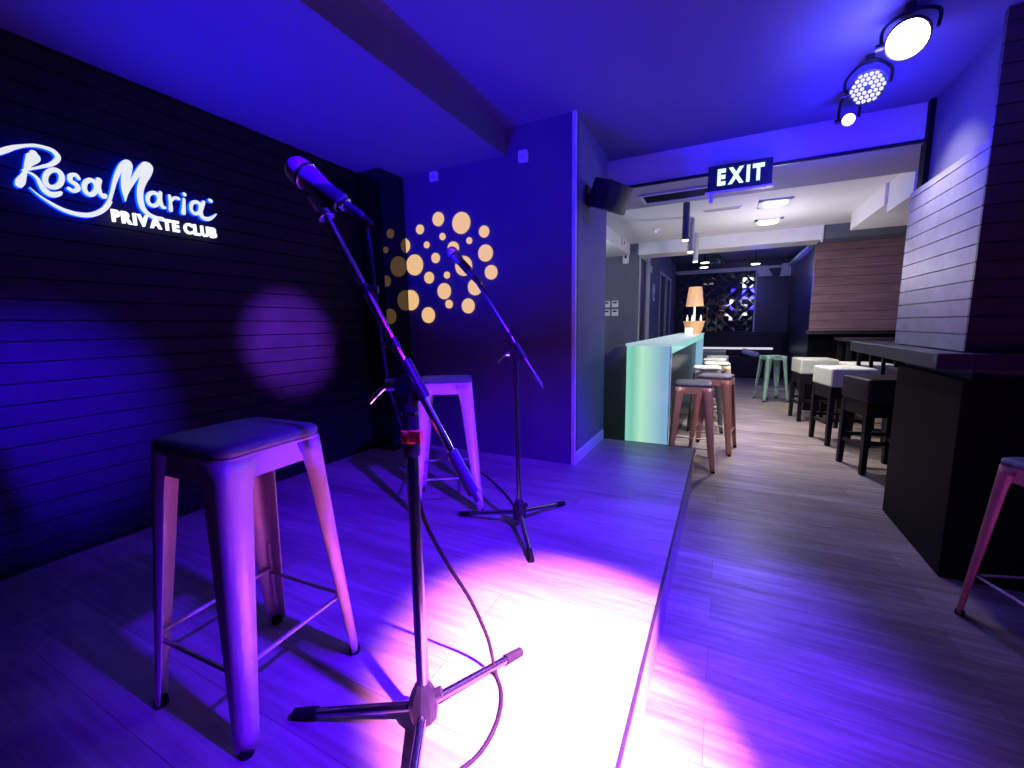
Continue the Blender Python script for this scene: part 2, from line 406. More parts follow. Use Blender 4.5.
# boarded pillar on the right
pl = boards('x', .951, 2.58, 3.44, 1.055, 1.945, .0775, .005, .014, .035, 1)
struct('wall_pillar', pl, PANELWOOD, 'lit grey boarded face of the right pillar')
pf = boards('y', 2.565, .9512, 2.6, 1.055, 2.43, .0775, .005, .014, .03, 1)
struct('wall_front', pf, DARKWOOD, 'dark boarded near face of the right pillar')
struct('wall_core', MB().box((1.0, 2.60, 0), (2.6, 3.40, 2.43)), STAGEWALL)
struct('wall_base', MB().box((.951, 2.54, 0), (2.6, 3.34, .93)), BASEDARK, 'black base of the right pillar', bevel=.004)
struct('trim_6', MB().box((.975, 3.36, 1.95), (1.0, 3.44, 2.43)), BASEDARK)
lg = thing('drink_ledge', 'dark wooden drink ledge wrapped around the right pillar', 'ledge', (.9, 2.6, .98))
MB().box((.842 - .9, 2.50 - 2.6, 0), (.951 - .9, 3.96 - 2.6, .072)).build('ledge_top', LEDGE, lg, bevel=.006)
MB().box((.951 - .9, 2.50 - 2.6, 0), (2.59 - .9, 2.563 - 2.6, .072)).build('ledge_return', LEDGE, lg, bevel=.006)
MB().box((.951 - .9, 3.445 - 2.6, 0), (1.35 - .9, 3.96 - 2.6, .072)).build('ledge_shelf', LEDGE, lg, bevel=.006)

# stage
st = thing('stage', 'low wooden stage with black front face and metal nosing', 'stage', (SX, 1.0, 0))
SXL = XL - SX
MB().box((SXL + .002, -3.1, ZS - .03), (0, YB - 1.0, ZS)).box((-.838 - SX, YB - 1.0, ZS - .03), (0, 2.25, ZS)).build('stage_deck', STAGE_TOP, st)
MB().box((SXL + .01, -3.05, 0), (-.012, YB - 1.0, ZS - .03)).box((-.83 - SX, YB - 1.0, 0), (-.012, 2.22, ZS - .03)).build('stage_riser', simple('stage front paint', (.30, .26, .27), rough=.35, var=.2, scale=8), st)
MB().box((-.004, -3.1, ZS - .012), (.005, 2.256, ZS + .002)).box((-.60, 2.247, ZS - .032), (.005, 2.256, ZS + .002)).build('nosing', BLACKPL, st, bevel=.002)

# ================================================================== SIGN
SIGN = [[(0, [(0.61, 1.829, 0.0185), (0.63, 1.845, 0.0195), (0.651, 1.86, 0.0155), (0.679, 1.875, 0.011), (0.703, 1.884, 0.012), (0.728, 1.886, 0.013), (0.749, 1.882, 0.0165), (0.761, 1.868, 0.0185), (0.758, 1.851, 0.0175), (0.74, 1.83, 0.0155), (0.716, 1.815, 0.0115), (0.69, 1.8, 0.0085), (0.673, 1.791, 0.0075), (0.66, 1.786, 0.004)]), (0, [(0.697, 1.856, 0.022), (0.695, 1.841, 0.0405), (0.68, 1.814, 0.024), (0.669, 1.788, 0.012), (0.662, 1.768, 0.017), (0.652, 1.745, 0.027), (0.647, 1.732, 0.023)]), (0, [(0.669, 1.784, 0.006), (0.685, 1.779, 0.01), (0.697, 1.766, 0.012), (0.704, 1.745, 0.0175), (0.714, 1.726, 0.022), (0.73, 1.719, 0.022), (0.748, 1.726, 0.018), (0.755, 1.733, 0.012)])], [(0, [(0.673, 1.729, 0.0025), (0.694, 1.707, 0.0065), (0.726, 1.684, 0.012), (0.759, 1.668, 0.016), (0.799, 1.662, 0.0185), (0.834, 1.668, 0.019), (0.865, 1.687, 0.019), (0.888, 1.711, 0.017), (0.902, 1.735, 0.016)])], [(1, [(0.759, 1.77, 0.0185), (0.749, 1.755, 0.0185), (0.737, 1.747, 0.018), (0.725, 1.747, 0.0175), (0.718, 1.756, 0.0175), (0.717, 1.771, 0.0175), (0.722, 1.788, 0.0175), (0.732, 1.803, 0.0175), (0.745, 1.812, 0.0185), (0.756, 1.812, 0.0185), (0.763, 1.803, 0.0185), (0.764, 1.788, 0.0185)])], [(0, [(0.813, 1.8, 0.0135), (0.806, 1.812, 0.0145), (0.79, 1.804, 0.016), (0.788, 1.785, 0.0175), (0.803, 1.775, 0.0185), (0.806, 1.759, 0.017), (0.792, 1.748, 0.0145), (0.78, 1.754, 0.015)])], [(1, [(0.864, 1.784, 0.018), (0.861, 1.769, 0.018), (0.853, 1.756, 0.0185), (0.844, 1.748, 0.0185), (0.834, 1.749, 0.0185), (0.828, 1.756, 0.018), (0.826, 1.769, 0.018), (0.829, 1.784, 0.018), (0.836, 1.796, 0.018), (0.846, 1.804, 0.018), (0.855, 1.804, 0.018), (0.862, 1.797, 0.0185)]), (0, [(0.875, 1.812, 0.022), (0.871, 1.786, 0.0175), (0.874, 1.76, 0.0165), (0.883, 1.75, 0.019), (0.888, 1.756, 0.017)])], [(0, [(0.867, 1.687, 0.0145), (0.883, 1.708, 0.015), (0.899, 1.737, 0.0135), (0.913, 1.777, 0.0135), (0.927, 1.823, 0.0165), (0.943, 1.863, 0.02), (0.961, 1.894, 0.025), (0.979, 1.912, 0.0255), (0.984, 1.897, 0.024), (0.968, 1.855, 0.034), (0.958, 1.806, 0.0275), (0.955, 1.771, 0.014), (0.954, 1.75, 0.004)]), (0, [(0.954, 1.75, 0.004), (0.965, 1.788, 0.01), (0.991, 1.843, 0.019), (1.02, 1.892, 0.026), (1.045, 1.923, 0.0285), (1.058, 1.917, 0.0265), (1.045, 1.892, 0.0375), (1.025, 1.848, 0.0295), (1.012, 1.809, 0.026), (1.008, 1.766, 0.0245), (1.014, 1.733, 0.024), (1.032, 1.713, 0.0205), (1.058, 1.703, 0.021), (1.082, 1.704, 0.0185)])], [(1, [(1.079, 1.792, 0.018), (1.076, 1.777, 0.0175), (1.068, 1.763, 0.0175), (1.057, 1.755, 0.0175), (1.046, 1.755, 0.0175), (1.038, 1.761, 0.0175), (1.035, 1.774, 0.017), (1.037, 1.789, 0.0175), (1.045, 1.802, 0.017), (1.056, 1.81, 0.017), (1.067, 1.811, 0.0175), (1.075, 1.805, 0.018)]), (0, [(1.087, 1.818, 0.016), (1.083, 1.788, 0.0165), (1.087, 1.76, 0.018), (1.098, 1.756, 0.013)])], [(0, [(1.122, 1.814, 0.0135), (1.122, 1.781, 0.016), (1.12, 1.751, 0.019)]), (0, [(1.125, 1.792, 0.0125), (1.142, 1.81, 0.0135), (1.157, 1.81, 0.0165)])], [(0, [(1.18, 1.813, 0.014), (1.176, 1.782, 0.0165), (1.171, 1.75, 0.022)]), (0, [(1.184, 1.837, 0.0175), (1.185, 1.835, 0.0175)])], [(1, [(1.248, 1.794, 0.0165), (1.246, 1.779, 0.0175), (1.238, 1.766, 0.0175), (1.228, 1.758, 0.017), (1.217, 1.758, 0.017), (1.209, 1.765, 0.017), (1.206, 1.777, 0.0165), (1.208, 1.792, 0.017), (1.215, 1.805, 0.017), (1.226, 1.812, 0.017), (1.236, 1.813, 0.0175), (1.245, 1.806, 0.0175)]), (0, [(1.266, 1.821, 0.016), (1.255, 1.8, 0.0235), (1.246, 1.771, 0.0225), (1.254, 1.746, 0.021), (1.28, 1.745, 0.0195), (1.305, 1.762, 0.012), (1.319, 1.777, 0.005)]), (0, [(1.296, 1.836, 0.019), (1.300, 1.834, 0.019)])]]
def stroke_poly(pts, closed):
    P = [Vector((p[0], p[1], p[2])) for p in pts]
    if closed:
        ext = [P[-1]] + P + [P[0], P[1]]
        S = spline(ext, 5)[5:-5]
    else:
        S = spline(P, 6)
    return S
def stroke(mf, ms, pts, closed, x0, x1):
    """variable width ribbon on the wall plane: front faces into mf, sides and back into ms"""
    S = stroke_poly(pts, closed); n = len(S)
    left = []; right = []
    for i in range(n):
        if closed: d = S[(i + 1) % n] - S[(i - 2) % n] if False else S[min(i + 1, n - 1)] - S[max(i - 1, 0)]
        else: d = S[min(i + 1, n - 1)] - S[max(i - 1, 0)]
        d = Vector((d.x, d.y)); d = d.normalized() if d.length > 1e-9 else Vector((1, 0))
        nn = Vector((-d.y, d.x)); h = S[i].z * .46
        left.append((S[i].x + nn.x * h, S[i].y + nn.y * h)); right.append((S[i].x - nn.x * h, S[i].y - nn.y * h))
    if closed: left[-1] = left[0]; right[-1] = right[0]
    V = lambda q, x: (x, q[0], q[1])
    for i in range(n - 1):
        mf.add([V(left[i], x1), V(left[i + 1], x1), V(right[i + 1], x1), V(right[i], x1)], [(0, 1, 2, 3)])
        ms.add([V(left[i], x0), V(left[i + 1], x0), V(right[i + 1], x0), V(right[i], x0), V(left[i], x1), V(left[i + 1], x1), V(right[i + 1], x1), V(right[i], x1)],
               [(0, 1, 2, 3), (0, 1, 5, 4), (3, 2, 6, 7)])
    if not closed:      # round ends
        for e in (0, n - 1):
            c = S[e]; r = c.z * .46; k = 14
            ring = [(c.x + r * math.cos(2 * PI * j / k), c.y + r * math.sin(2 * PI * j / k)) for j in range(k)]
            mf.add([V(q, x1 - .0004) for q in ring], [tuple(range(k))])
            ms.add([V(q, x0) for q in ring] + [V(q, x1 - .0006) for q in ring], [(j, (j + 1) % k, k + (j + 1) % k, k + j) for j in range(k)])
sg = thing('wall_sign', 'white script lettering with blue glow on the dark boarded wall', 'sign', (XL, .95, 1.66))
def shift(mb, o):
    mb.v = [(a - o[0], b - o[1], c - o[2]) for a, b, c in mb.v]; return mb
for L in SIGN:
    mf, ms = MB(), MB()
    for closed, pts in L: stroke(mf, ms, pts, closed, XL + .018, XL + .036)
    lo = shift(mf, (XL, .95, 1.66)).build('letter', SIGNFACE, sg)
    shift(ms, (XL, .95, 1.66)).build('letter_side', SIGNSIDE, lo)
def text_mesh(body, size, offset=0.0, extrude=.004):
    cu = bpy.data.curves.new('txt', 'FONT'); cu.body = body; cu.size = size; cu.offset = offset; cu.extrude = extrude
    cu.resolution_u = 4
    o = bpy.data.objects.new('txt', cu); COL.objects.link(o)
    dg = bpy.context.evaluated_depsgraph_get(); dg.update()
    me = o.evaluated_get(dg).to_mesh()
    V = [tuple(v.co) for v in me.vertices]; F = [tuple(p.vertices) for p in me.polygons]
    o.evaluated_get(dg).to_mesh_clear()
    bpy.data.objects.remove(o); bpy.data.curves.remove(cu)
    return V, F
# caption line, one raised letter each
def caption_letters(text, total, size, offset, extrude, gapf=.10, space=.28):
    """returns list of (V, F, x offset) laid out over the total width"""
    out = []; x = 0
    for ch in text:
        if ch == ' ': x += size * space; continue
        V, F = text_mesh(ch, size, offset, extrude)
        x0 = min(v[0] for v in V); x1 = max(v[0] for v in V)
        out.append((V, F, x - x0)); x += (x1 - x0) + size * gapf
    k = total / (x - size * gapf)
    return out, k
cap, k = caption_letters('PRIVATE CLUB', 1.312 - .903, .066, .0030, .006)
for V, F, dx in cap:
    vs = [(XL + .030 + v[2] - XL, .903 + (v[0] + dx) * k - .95, 1.660 + v[1] * .98 - 1.66) for v in V]
    MB().add(vs, F).build('caption_letter', CAPFACE, sg)

# ================================================================== BACKLIT DISCS
DISCS = [(-1.833, 1.948, 0.047), (-1.643, 1.9, 0.071), (-1.996, 1.897, 0.033), (-1.802, 1.827, 0.024), (-1.465, 1.824, 0.038), (-1.583, 1.778, 0.022), (-1.942, 1.784, 0.023), (-2.146, 1.797, 0.051), (-1.715, 1.739, 0.046), (-1.458, 1.685, 0.055), (-1.868, 1.687, 0.035), (-2.058, 1.653, 0.074), (-1.634, 1.615, 0.067), (-1.418, 1.557, 0.047), (-1.932, 1.554, 0.041), (-1.776, 1.562, 0.024), (-1.546, 1.468, 0.056), (-1.804, 1.452, 0.056), (-2.11, 1.401, 0.074), (-1.766, 1.36, 0.03), (-1.606, 1.342, 0.051), (-1.953, 1.287, 0.057)]
wl = thing('wall_light', 'cluster of warm backlit round discs on the stage wall', 'wall light', (-1.75, YB, 1.6))
for cx, cz, r in DISCS:
    n = 40; poly = []
    for i in range(n):
        a = 2 * PI * i / n
        poly.append((max(cx + r * math.cos(a), -2.128) + 1.75, cz + r * math.sin(a) - 1.6))
    mm = MB()
    mm.add([(x, -.010, z) for x, z in poly] + [(x, -.001, z) for x, z in poly], [tuple(range(n))] + [(i, (i + 1) % n, n + (i + 1) % n, n + i) for i in range(n)])
    mm.build('light_disc', DISC, wl)
# two small white boxes high on the stage wall
for i, (x, z, hh) in enumerate(((-1.85, 2.231, .030), (-1.169, 2.238, .034))):
    t = thing('wall_sensor', ['small white sensor box high above the glowing discs', 'small white sensor box nearest the pale corner strip'][i], 'sensor', (x, YB, z))
    MB().box((-.030, -.028, -hh), (.030, 0, hh)).build('housing', WHITE, t, bevel=.006)
    MB().box((-.02, -.0305, -hh * .6), (.02, -.028, hh * .2)).build('sensor_lens', TRIMW, t, bevel=.002)

# ================================================================== STOOLS
def make_stool(name, label, paint, pad, h=.635, a=.128, b=.170, group=None):
    t = thing(name, label, 'stool', group=group)
    tp = h - .004
    c = lambda z: b + (a - b) * (z / tp) ** .92
    for q in range(4):                                    # pressed sheet legs, L section, widening into the apron
        rot = Matrix.Rotation(q * PI / 2, 3, 'Z')
        rows = 16; vs = []; fs = []; prof_n = 0
        for i in range(rows + 1):
            z = .012 + (tp - .012) * i / rows; u = z / tp; cc = c(z); r = .020
            w = .032 + .034 * u + .012 * max(0, (u - .84) / .16) ** 2
            w = min(w, cc - .002)
            pr = [(cc - w, cc), (cc - r, cc)]
            for k in range(1, 6):
                an = PI / 2 - PI / 2 * k / 6; pr.append((cc - r + r * math.cos(an), cc - r + r * math.sin(an)))
            pr += [(cc, cc - r), (cc, cc - w)]
            prof_n = len(pr)
            vs += [rot @ Vector((x, y, z)) for x, y in pr]
        for i in range(rows):
            for k in range(prof_n - 1):
                fs.append((i * prof_n + k, i * prof_n + k + 1, (i + 1) * prof_n + k + 1, (i + 1) * prof_n + k))
        lg = MB().add(vs, fs).build('leg', paint, t, smooth=50, solid=.0035)
        # pressed rib on the outer corner and a rubber foot
        def cp(z): return rot @ Vector((c(z) - .0085, c(z) - .0085, z))
        MB().tube([cp(.05), cp(.12), cp(.20), cp(.27)], .006, 8, 4).build('rib', paint, lg, smooth=60)
        f0 = rot @ Vector((c(0) - .014, c(0) - .014, 0)); 
        MB().lathe([(.014, 0), (.0155, .005), (.014, .018)], f0, n=14).build('foot_cap', BLACKRUB, lg, smooth=50)
    fr = MB()                                             # seat frame: top plate and four apron panels with arched lower edge
    pts = rrect(a + .002, a + .002, .026)
    fr.prism(pts, h - .006, h)
    for q in range(4):
        rot = Matrix.Rotation(q * PI / 2, 3, 'Z'); n = 14; vs = []
        for i in range(n + 1):
            s = -1 + 2 * i / n
            lo = h - .052 - .016 * abs(s) ** 8
            for z in (lo, h - .005):
                cc = c(min(z, tp)); vs.append(rot @ Vector((s * (cc - .022), cc + .0012, z)))
            for z in (lo, h - .005):
                cc = c(min(z, tp)); vs.append(rot @ Vector((s * (cc - .022), cc - .003, z)))
        fs = []
        for i in range(n):
            p = 4 * i
            fs += [(p, p + 4, p + 5, p + 1), (p + 2, p + 3, p + 7, p + 6), (p, p + 2, p + 6, p + 4)]
        fr.add(vs, fs)
    fo = fr.build('seat_frame', paint, t, smooth=40)
    for sx in (-.010, -.035):
        MB().lathe([(.0035, 0), (.003, .002), (.0005, .003)], (a - .03 + sx, -a - .0005, h - .018), (0, -1, 0), 10).build('rivet', CHROME, fo, smooth=60)
    zr = .175
    for q in range(4):                                    # foot rails
        rot = Matrix.Rotation(q * PI / 2, 3, 'Z'); z = zr + (.012 if q % 2 else 0); cc = c(z)
        MB().cone(rot @ Vector((-cc + .012, cc - .010, z)), rot @ Vector((cc - .012, cc - .010, z)), .0052, n=10).build('foot_rail', STEELROD, t, smooth=60)
    if pad is not None:
        n_l = [(.99, 0), (1.015, .005), (1.025, .012), (1.01, .020), (.95, .026), (.80, .030), (.45, .032)]
        ring = rrect(a, a, .03); k = len(ring); vs = []; fs = []
        for s, z in n_l: vs += [(x * s, y * s, h + z) for x, y in ring]
        for i in range(len(n_l) - 1): fs += [(i * k + j, i * k + (j + 1) % k, (i + 1) * k + (j + 1) % k, (i + 1) * k + j) for j in range(k)]
        fs += [tuple(range(k - 1, -1, -1)), tuple(range((len(n_l) - 1) * k, len(n_l) * k))]
        MB().add(vs, fs).build('seat_pad', pad, t, smooth=50)
    return t
proto = make_stool('metal_stool', 'pale rose metal stool with dark padded seat nearest the camera', ROSE, PADDARK, group='metal stools')
proto.location = (-1.035, .592, ZS); proto.rotation_euler.z = R(3)
s2 = copy_tree(proto); s2.location = (-1.241, 1.727, ZS); s2.rotation_euler.z = R(33)
for ch in s2.children:
    if ch.name.startswith('seat_pad'): ch.scale.z = .45; ch.location.z = .635 * .55
s2['label'] = 'pale rose metal stool on the stage behind the taller microphone stand'
def floor_stool(x, y, rz, label, paint, pad, k=1.085):
    s = copy_tree(proto); s.location = (x, y, 0); s.rotation_euler.z = R(rz); s.scale = (k, k, k)
    s['label'] = label
    set_mat_tree(s, ROSE, paint)
    if pad is None:
        for ch in list(s.children):
            if ch.name.startswith('seat_pad'): bpy.data.objects.remove(ch)
    elif pad is not PADDARK: set_mat_tree(s, PADDARK, pad)
    return s
floor_stool(-.215, 3.80, 4, 'copper metal stool with dark pad at the near end of the glowing bar', COPPER, PADDARK)
floor_stool(-.055, 4.38, -9, 'second copper metal stool from the near end of the glowing bar', COPPER, PADDARK)
floor_stool(-.16, 5.20, 3, 'dark metal stool with cream pad just behind the two copper stools', GREYEN, PADCREAM)
floor_stool(-.07, 5.75, 5, 'tan metal stool with cream pad, fourth along the glowing bar', simple('tan enamel', (.55, .44, .28), rough=.4, var=.1), PADCREAM)
floor_stool(-.10, 6.35, -4, 'metal stool with cream pad, fifth along the glowing bar', GREYEN, PADCREAM)
floor_stool(-.08, 6.90, 2, 'farthest metal stool along the glowing bar, with grey pad', GREYEN, simple('grey leatherette', (.40, .40, .40), rough=.5))
floor_stool(.675, 7.55, 20, 'mint green metal stool standing alone at the end of the corridor', MINT, None)
floor_stool(1.12, 2.135, 19, 'dull red metal stool beside the right pillar, cut by the picture edge', REDEN, PADDARK, 1.03)

# upholstered block bar stools on the right
def block_stool(name, label, x, y, rz, pad, back=False):
    t = thing(name, label, 'chair' if back else 'stool', (x, y, 0), R(rz), None if back else 'upholstered bar stools')
    a = .19
    MB().box((-a, -a, .575), (a, a, .755)).build('seat', pad, t, bevel=.018)
    MB().box((-a + .008, -a + .008, .46), (a - .008, a - .008, .577)).build('seat_frame', BLACKWOOD, t, bevel=.003)
    for sx in (-1, 1):
        for sy in (-1, 1):
            m = MB(); p = Vector((sx * (a - .03), sy * (a - .03), .55)); q = Vector((sx * (a - .022), sy * (a - .022), 0))
            h0, h1 = .025, .018
            m.add([p + Vector((i * h0, j * h0, 0)) for i, j in ((-1, -1), (1, -1), (1, 1), (-1, 1))] + [q + Vector((i * h1, j * h1, 0)) for i, j in ((-1, -1), (1, -1), (1, 1), (-1, 1))],
                  [(0, 1, 2, 3), (7, 6, 5, 4), (0, 4, 5, 1), (1, 5, 6, 2), (2, 6, 7, 3), (3, 7, 4, 0)])
            m.build('leg', BLACKWOOD, t, bevel=.002)
    for q in range(4):
        rot = Matrix.Rotation(q * PI / 2, 4, 'Z'); z = .20 if q % 2 else .24
        MB().box((-a + .03, a - .037, z), (a - .03, a - .015, z + .028), rot).build('foot_rail', BLACKWOOD, t, bevel=.002)
    if back:
        b = MB()
        for i in range(4): b.box((-a + .02 + i * .105, -a - .01, .60), (-a + .05 + i * .105, -a + .012, .90))
        b.box((-a, -a - .012, .885), (a, -a + .014, .915)).build('back_rest', BLACKWOOD, t, bevel=.002)
    return t
block_stool('bar_stool', 'black upholstered bar stool nearest the right pillar', 1.135, 4.275, 14, PADBLACK)
block_stool('bar_stool', 'cream topped bar stool directly behind the black upholstered one', 1.06, 5.12, 14, PADCREAM)
block_stool('bar_stool', 'cream topped bar stool closest to the mint green stool', .99, 6.22, 8, PADCREAM)
block_stool('bar_chair', 'cream seated bar chair with low black slat back by the table', 1.36, 5.66, 10, PADCREAM, True)
block_stool('bar_stool', 'dark bar stool half hidden by the pillar ledge', 1.62, 5.05, 8, PADBLACK)
block_stool('bar_stool', 'dark block stool at the far end of the glowing bar', -.16, 7.62, 0, simple('charcoal leatherette', (.10, .10, .14), rough=.5))
tb = thing('high_table', 'thin black high table in front of the brown boarded partition', 'table', (1.72, 6.28, 0))
MB().box((-.5, -.27, .965), (.62, .27, 1.0)).build('table_top', LEDGE, tb, bevel=.005)
for x in (-.44, .56):
    for y in (-.22, .22): MB().box((x - .022, y - .022, 0), (x + .022, y + .022, .965)).build('leg', BLACKWOOD, tb, bevel=.002)

# ================================================================== GLOWING BAR
bar = thing('bar_counter', 'glowing mint glass bar counter along the corridor', 'bar', (0, 0, 0))
def barbox(x0, x1, y0, y1, z0, z1):
    """bar runs very slightly off the wall direction"""
    f = lambda x, y: x + (y - 3.28) * .0172
    return MB().add([(f(x0, y0), y0, z0), (f(x1, y0), y0, z0), (f(x1, y1), y1, z0), (f(x0, y1), y1, z0), (f(x0, y0), y0, z1), (f(x1, y0), y0, z1), (f(x1, y1), y1, z1), (f(x0, y1), y1, z1)],
                    [(3, 2, 1, 0), (4, 5, 6, 7), (0, 1, 5, 4), (1, 2, 6, 5), (2, 3, 7, 6), (3, 0, 4, 7)])
barbox(-.664, -.347, 3.28, 3.34, 0, 1.035).build('end_panel', BARPANEL, bar, bevel=.003)
barbox(-.664, -.347, 6.94, 7.0, 0, .975).build('end_panel', BARPANEL, bar, bevel=.003)
barbox(-.664, -.347, 3.34, 7.0, .975, 1.035).build('counter_slab', BAREDGE, bar)
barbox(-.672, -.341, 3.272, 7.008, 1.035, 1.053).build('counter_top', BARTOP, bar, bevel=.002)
barbox(-.475, -.440, 3.34, 6.94, 0, .975).build('bar_front', BARBACK, bar)
barbox(-.351, -.345, 3.277, 3.283, .02, 1.03).build('edge_trim', WHITE, bar)
# table lamp standing in a bowl at the end of the bar
X0, Y0, Z0 = -.385, 6.35, 1.053
lp = thing('table_lamp', 'wicker table lamp in a round bowl on the far end of the bar', 'lamp', (X0, Y0, Z0))
MB().lathe([(.085, 0), (.11, .06), (.135, .165), (.142, .17), (.138, .175), (.10, .175), (.03, .172)], n=28).build('bowl', BUCKETGLOW, lp, smooth=40)
MB().lathe([(.014, .17), (.012, .40)], n=12).build('stem', CANDLE, lp, smooth=40)
MB().lathe([(.112, .375), (.082, .63), (.078, .63), (.108, .375)], n=32).build('lamp_shade', SHADE, lp, smooth=40)
for dx, dy in ((-.085, -.04), (.085, -.04), (-.03, .07)):
    MB().lathe([(.012, 0), (.012, .055), (.006, .062), (.006, .085)], (dx, dy, .172), n=12).build('bottle', CANDLE, lp, smooth=40)
cb = thing('candle_glass', 'small white glass standing before the wicker lamp on the bar', 'candle', (-.43, 6.10, Z0))
MB().lathe([(.040, 0), (.048, .01), (.050, .085), (.044, .085), (.042, .02), (.01, .018)], n=24).build('glass', CANDLE, cb, smooth=40)
MB().lathe([(.036, .02), (.036, .05), (.004, .052), (.002, .065)], n=16).build('candle', CANDLE, cb, smooth=40)
# covered shape in the alcove behind the bar
cv = thing('equipment_cover', 'dark cloth covered block with rounded shoulders left of the glowing bar', 'cover', (-.90, 4.0, 0))
vs = []; fs = []; ring_n = 0
prof = [(1.03, 0), (1.0, .25), (.99, .6), (.99, .80), (.95, .86), (.86, .90), (.70, .94), (.55, .985), (.35, 1.01), (.12, 1.015)]
for s, z in prof:
    rr = rrect(.17 * s, .24 * s, min(.06, .12 * s)); ring_n = len(rr)
    for j, (x, y) in enumerate(rr):
        f = 1 + .025 * math.sin(j * 1.7) * (1 if z < .7 else .3)
        vs.append((x * f + (.07 * max(0, (z - .82) / .2)), y * f, z))
for i in range(len(prof) - 1):
    fs += [(i * ring_n + j, i * ring_n + (j + 1) % ring_n, (i + 1) * ring_n + (j + 1) % ring_n, (i + 1) * ring_n + j) for j in range(ring_n)]
fs += [tuple(range(ring_n - 1, -1, -1)), tuple(range((len(prof) - 1) * ring_n, len(prof) * ring_n))]
MB().add(vs, fs).build('cover_cloth', CLOTHBLK, cv, smooth=60)

# switch plates on the slate wall
k = 0
for iz, z in enumerate((1.485, 1.365)):
    for ix, x in enumerate((-1.532, -1.415)):
        t = thing('switch_plate', ['upper left', 'upper right', 'lower left', 'lower right'][k] + ' of the four white switch plates on the slate wall', 'switch', (x, 6.12, z), group='switch plates')
        MB().box((-.045, -.012, -.045), (.045, 0, .045)).build('plate', WHITE, t, bevel=.004)
        MB().box((-.030, -.016, .008), (.026, -.011, .03)).build('rocker', BLACKPL, t, bevel=.002)
        k += 1
t = thing('wall_sensor', 'white wall unit with dark window above the switch plates', 'sensor', (-1.275, 6.12, 2.10))
MB().box((-.04, -.03, -.07), (.04, 0, .07)).build('housing', WHITE, t, bevel=.008)
MB().box((-.016, -.033, .0), (.016, -.029, .05)).build('sensor_lens', BLACKPL, t, bevel=.002)
t = thing('alarm_unit', 'small white unit fixed high on the white soffit', 'alarm', (-1.226, 5.62, 2.235))
MB().box((0, -.045, -.05), (.03, .045, .05)).build('housing', WHITE, t, bevel=.008)
MB().box((.03, -.014, -.03), (.033, .014, .01)).build('indicator', BLACKPL, t)
t = thing('wall_notice', 'small white notice on the far left wall past the slate wall', 'notice', (-1.11, 7.55, 1.72))
MB().box((0, -.08, -.14), (.015, .08, .14)).build('board', WHITE, t, bevel=.002)
MB().box((.015, -.05, -.08), (.0165, .05, -.02)).build('panel', GREYEN, t)
t = thing('wall_sensor', 'tiny white box above the white notice on the far left wall', 'sensor', (-1.11, 7.20, 2.06))
MB().box((0, -.03, -.05), (.025, .03, .05)).build('housing', WHITE, t, bevel=.005)
MB().box((.025, -.012, -.02), (.027, .012, .0)).build('sensor_lens', BLACKPL, t)

# ================================================================== CEILING FITTINGS
for i, (y, zt, zb) in enumerate(((4.30, ZD, 1.955), (4.95, ZD, 1.945), (5.75, ZD, 1.945))):
    t = thing('pendant_light', ['nearest of the three slim tube pendants over the bar', 'middle of the three slim tube pendants over the bar', 'farthest of the three slim tube pendants over the bar'][i], 'pendant light', (-.365, y, zt), group='tube pendants')
    L = zt - zb
    paint = (simple('navy tube', (.05, .05, .12), rough=.35), simple('pewter tube', (.30, .28, .32), rough=.35), simple('silver tube', (.42, .40, .44), rough=.3))[i]
    MB().lathe([(.030, -L), (.030, -.012)], n=24).build('tube', paint, t, smooth=40)
    MB().lathe([(.040, -.012), (.040, 0)], n=24).build('ceiling_rose', WHITE, t, smooth=40)
    MB().lathe([(.026, -L - .012), (.027, -L + .001)], n=20).build('lens', TUBELENS, t, smooth=40)
for i, (x, y) in enumerate(((.354, 4.73), (.361, 5.55))):
    t = thing('ceiling_spotlight', ['nearer bright square spotlight in the corridor ceiling', 'farther bright square spotlight in the corridor ceiling'][i], 'ceiling light', (x, y, ZD), group='corridor spotlights')
    f = MB()
    for q in range(4): f.box((-.135, .10, -.016), (.135, .135, 0), Matrix.Rotation(q * PI / 2, 4, 'Z'))
    f.build('frame', WHITE, t, bevel=.003)
    MB().lathe([(.085, -.026), (.092, -.012), (.092, 0)], n=28).build('lens', SPOTLENS, t, smooth=40)
t = thing('air_vent', 'long dark slot vent in the underside of the dropped beam', 'vent', (-.375, 3.74, ZB))
f = MB().box((-.29, -.13, -.012), (.29, -.105, 0)).box((-.29, .105, -.012), (.29, .13, 0)).box((-.29, -.105, -.012), (-.265, .105, 0)).box((.265, -.105, -.012), (.29, .105, 0))
f.build('frame', TRIMW, t, bevel=.002)
f = MB().box((-.265, -.105, -.003), (.265, .105, 0))
for j in range(7): f.box((-.262, -.088 + j * .028, -.010), (.262, -.080 + j * .028, -.003))
f.build('grille', BLACKPL, t)
t = thing('slot_diffuser', 'thin white slot diffuser in the corridor ceiling beside the spotlights', 'vent', (-.08, 4.75, ZD))
MB().box((-.17, -.045, -.008), (.17, .045, 0)).build('frame', WHITE, t, bevel=.002)
MB().box((-.155, -.022, -.0095), (.155, -.010, -.008)).box((-.155, .010, -.0095), (.155, .022, -.008)).build('slots', GREYEN, t)
t = thing('smoke_detector', 'small round smoke detector in the corridor ceiling above the bar', 'smoke detector', (-.774, 5.33, ZD))
MB().lathe([(.045, 0), (.045, -.014), (.03, -.03), (.01, -.032)], n=24).build('housing', WHITE, t, smooth=40)
MB().lathe([(.006, -.032), (.004, -.037)], n=10).build('indicator', TUBELENS, t)

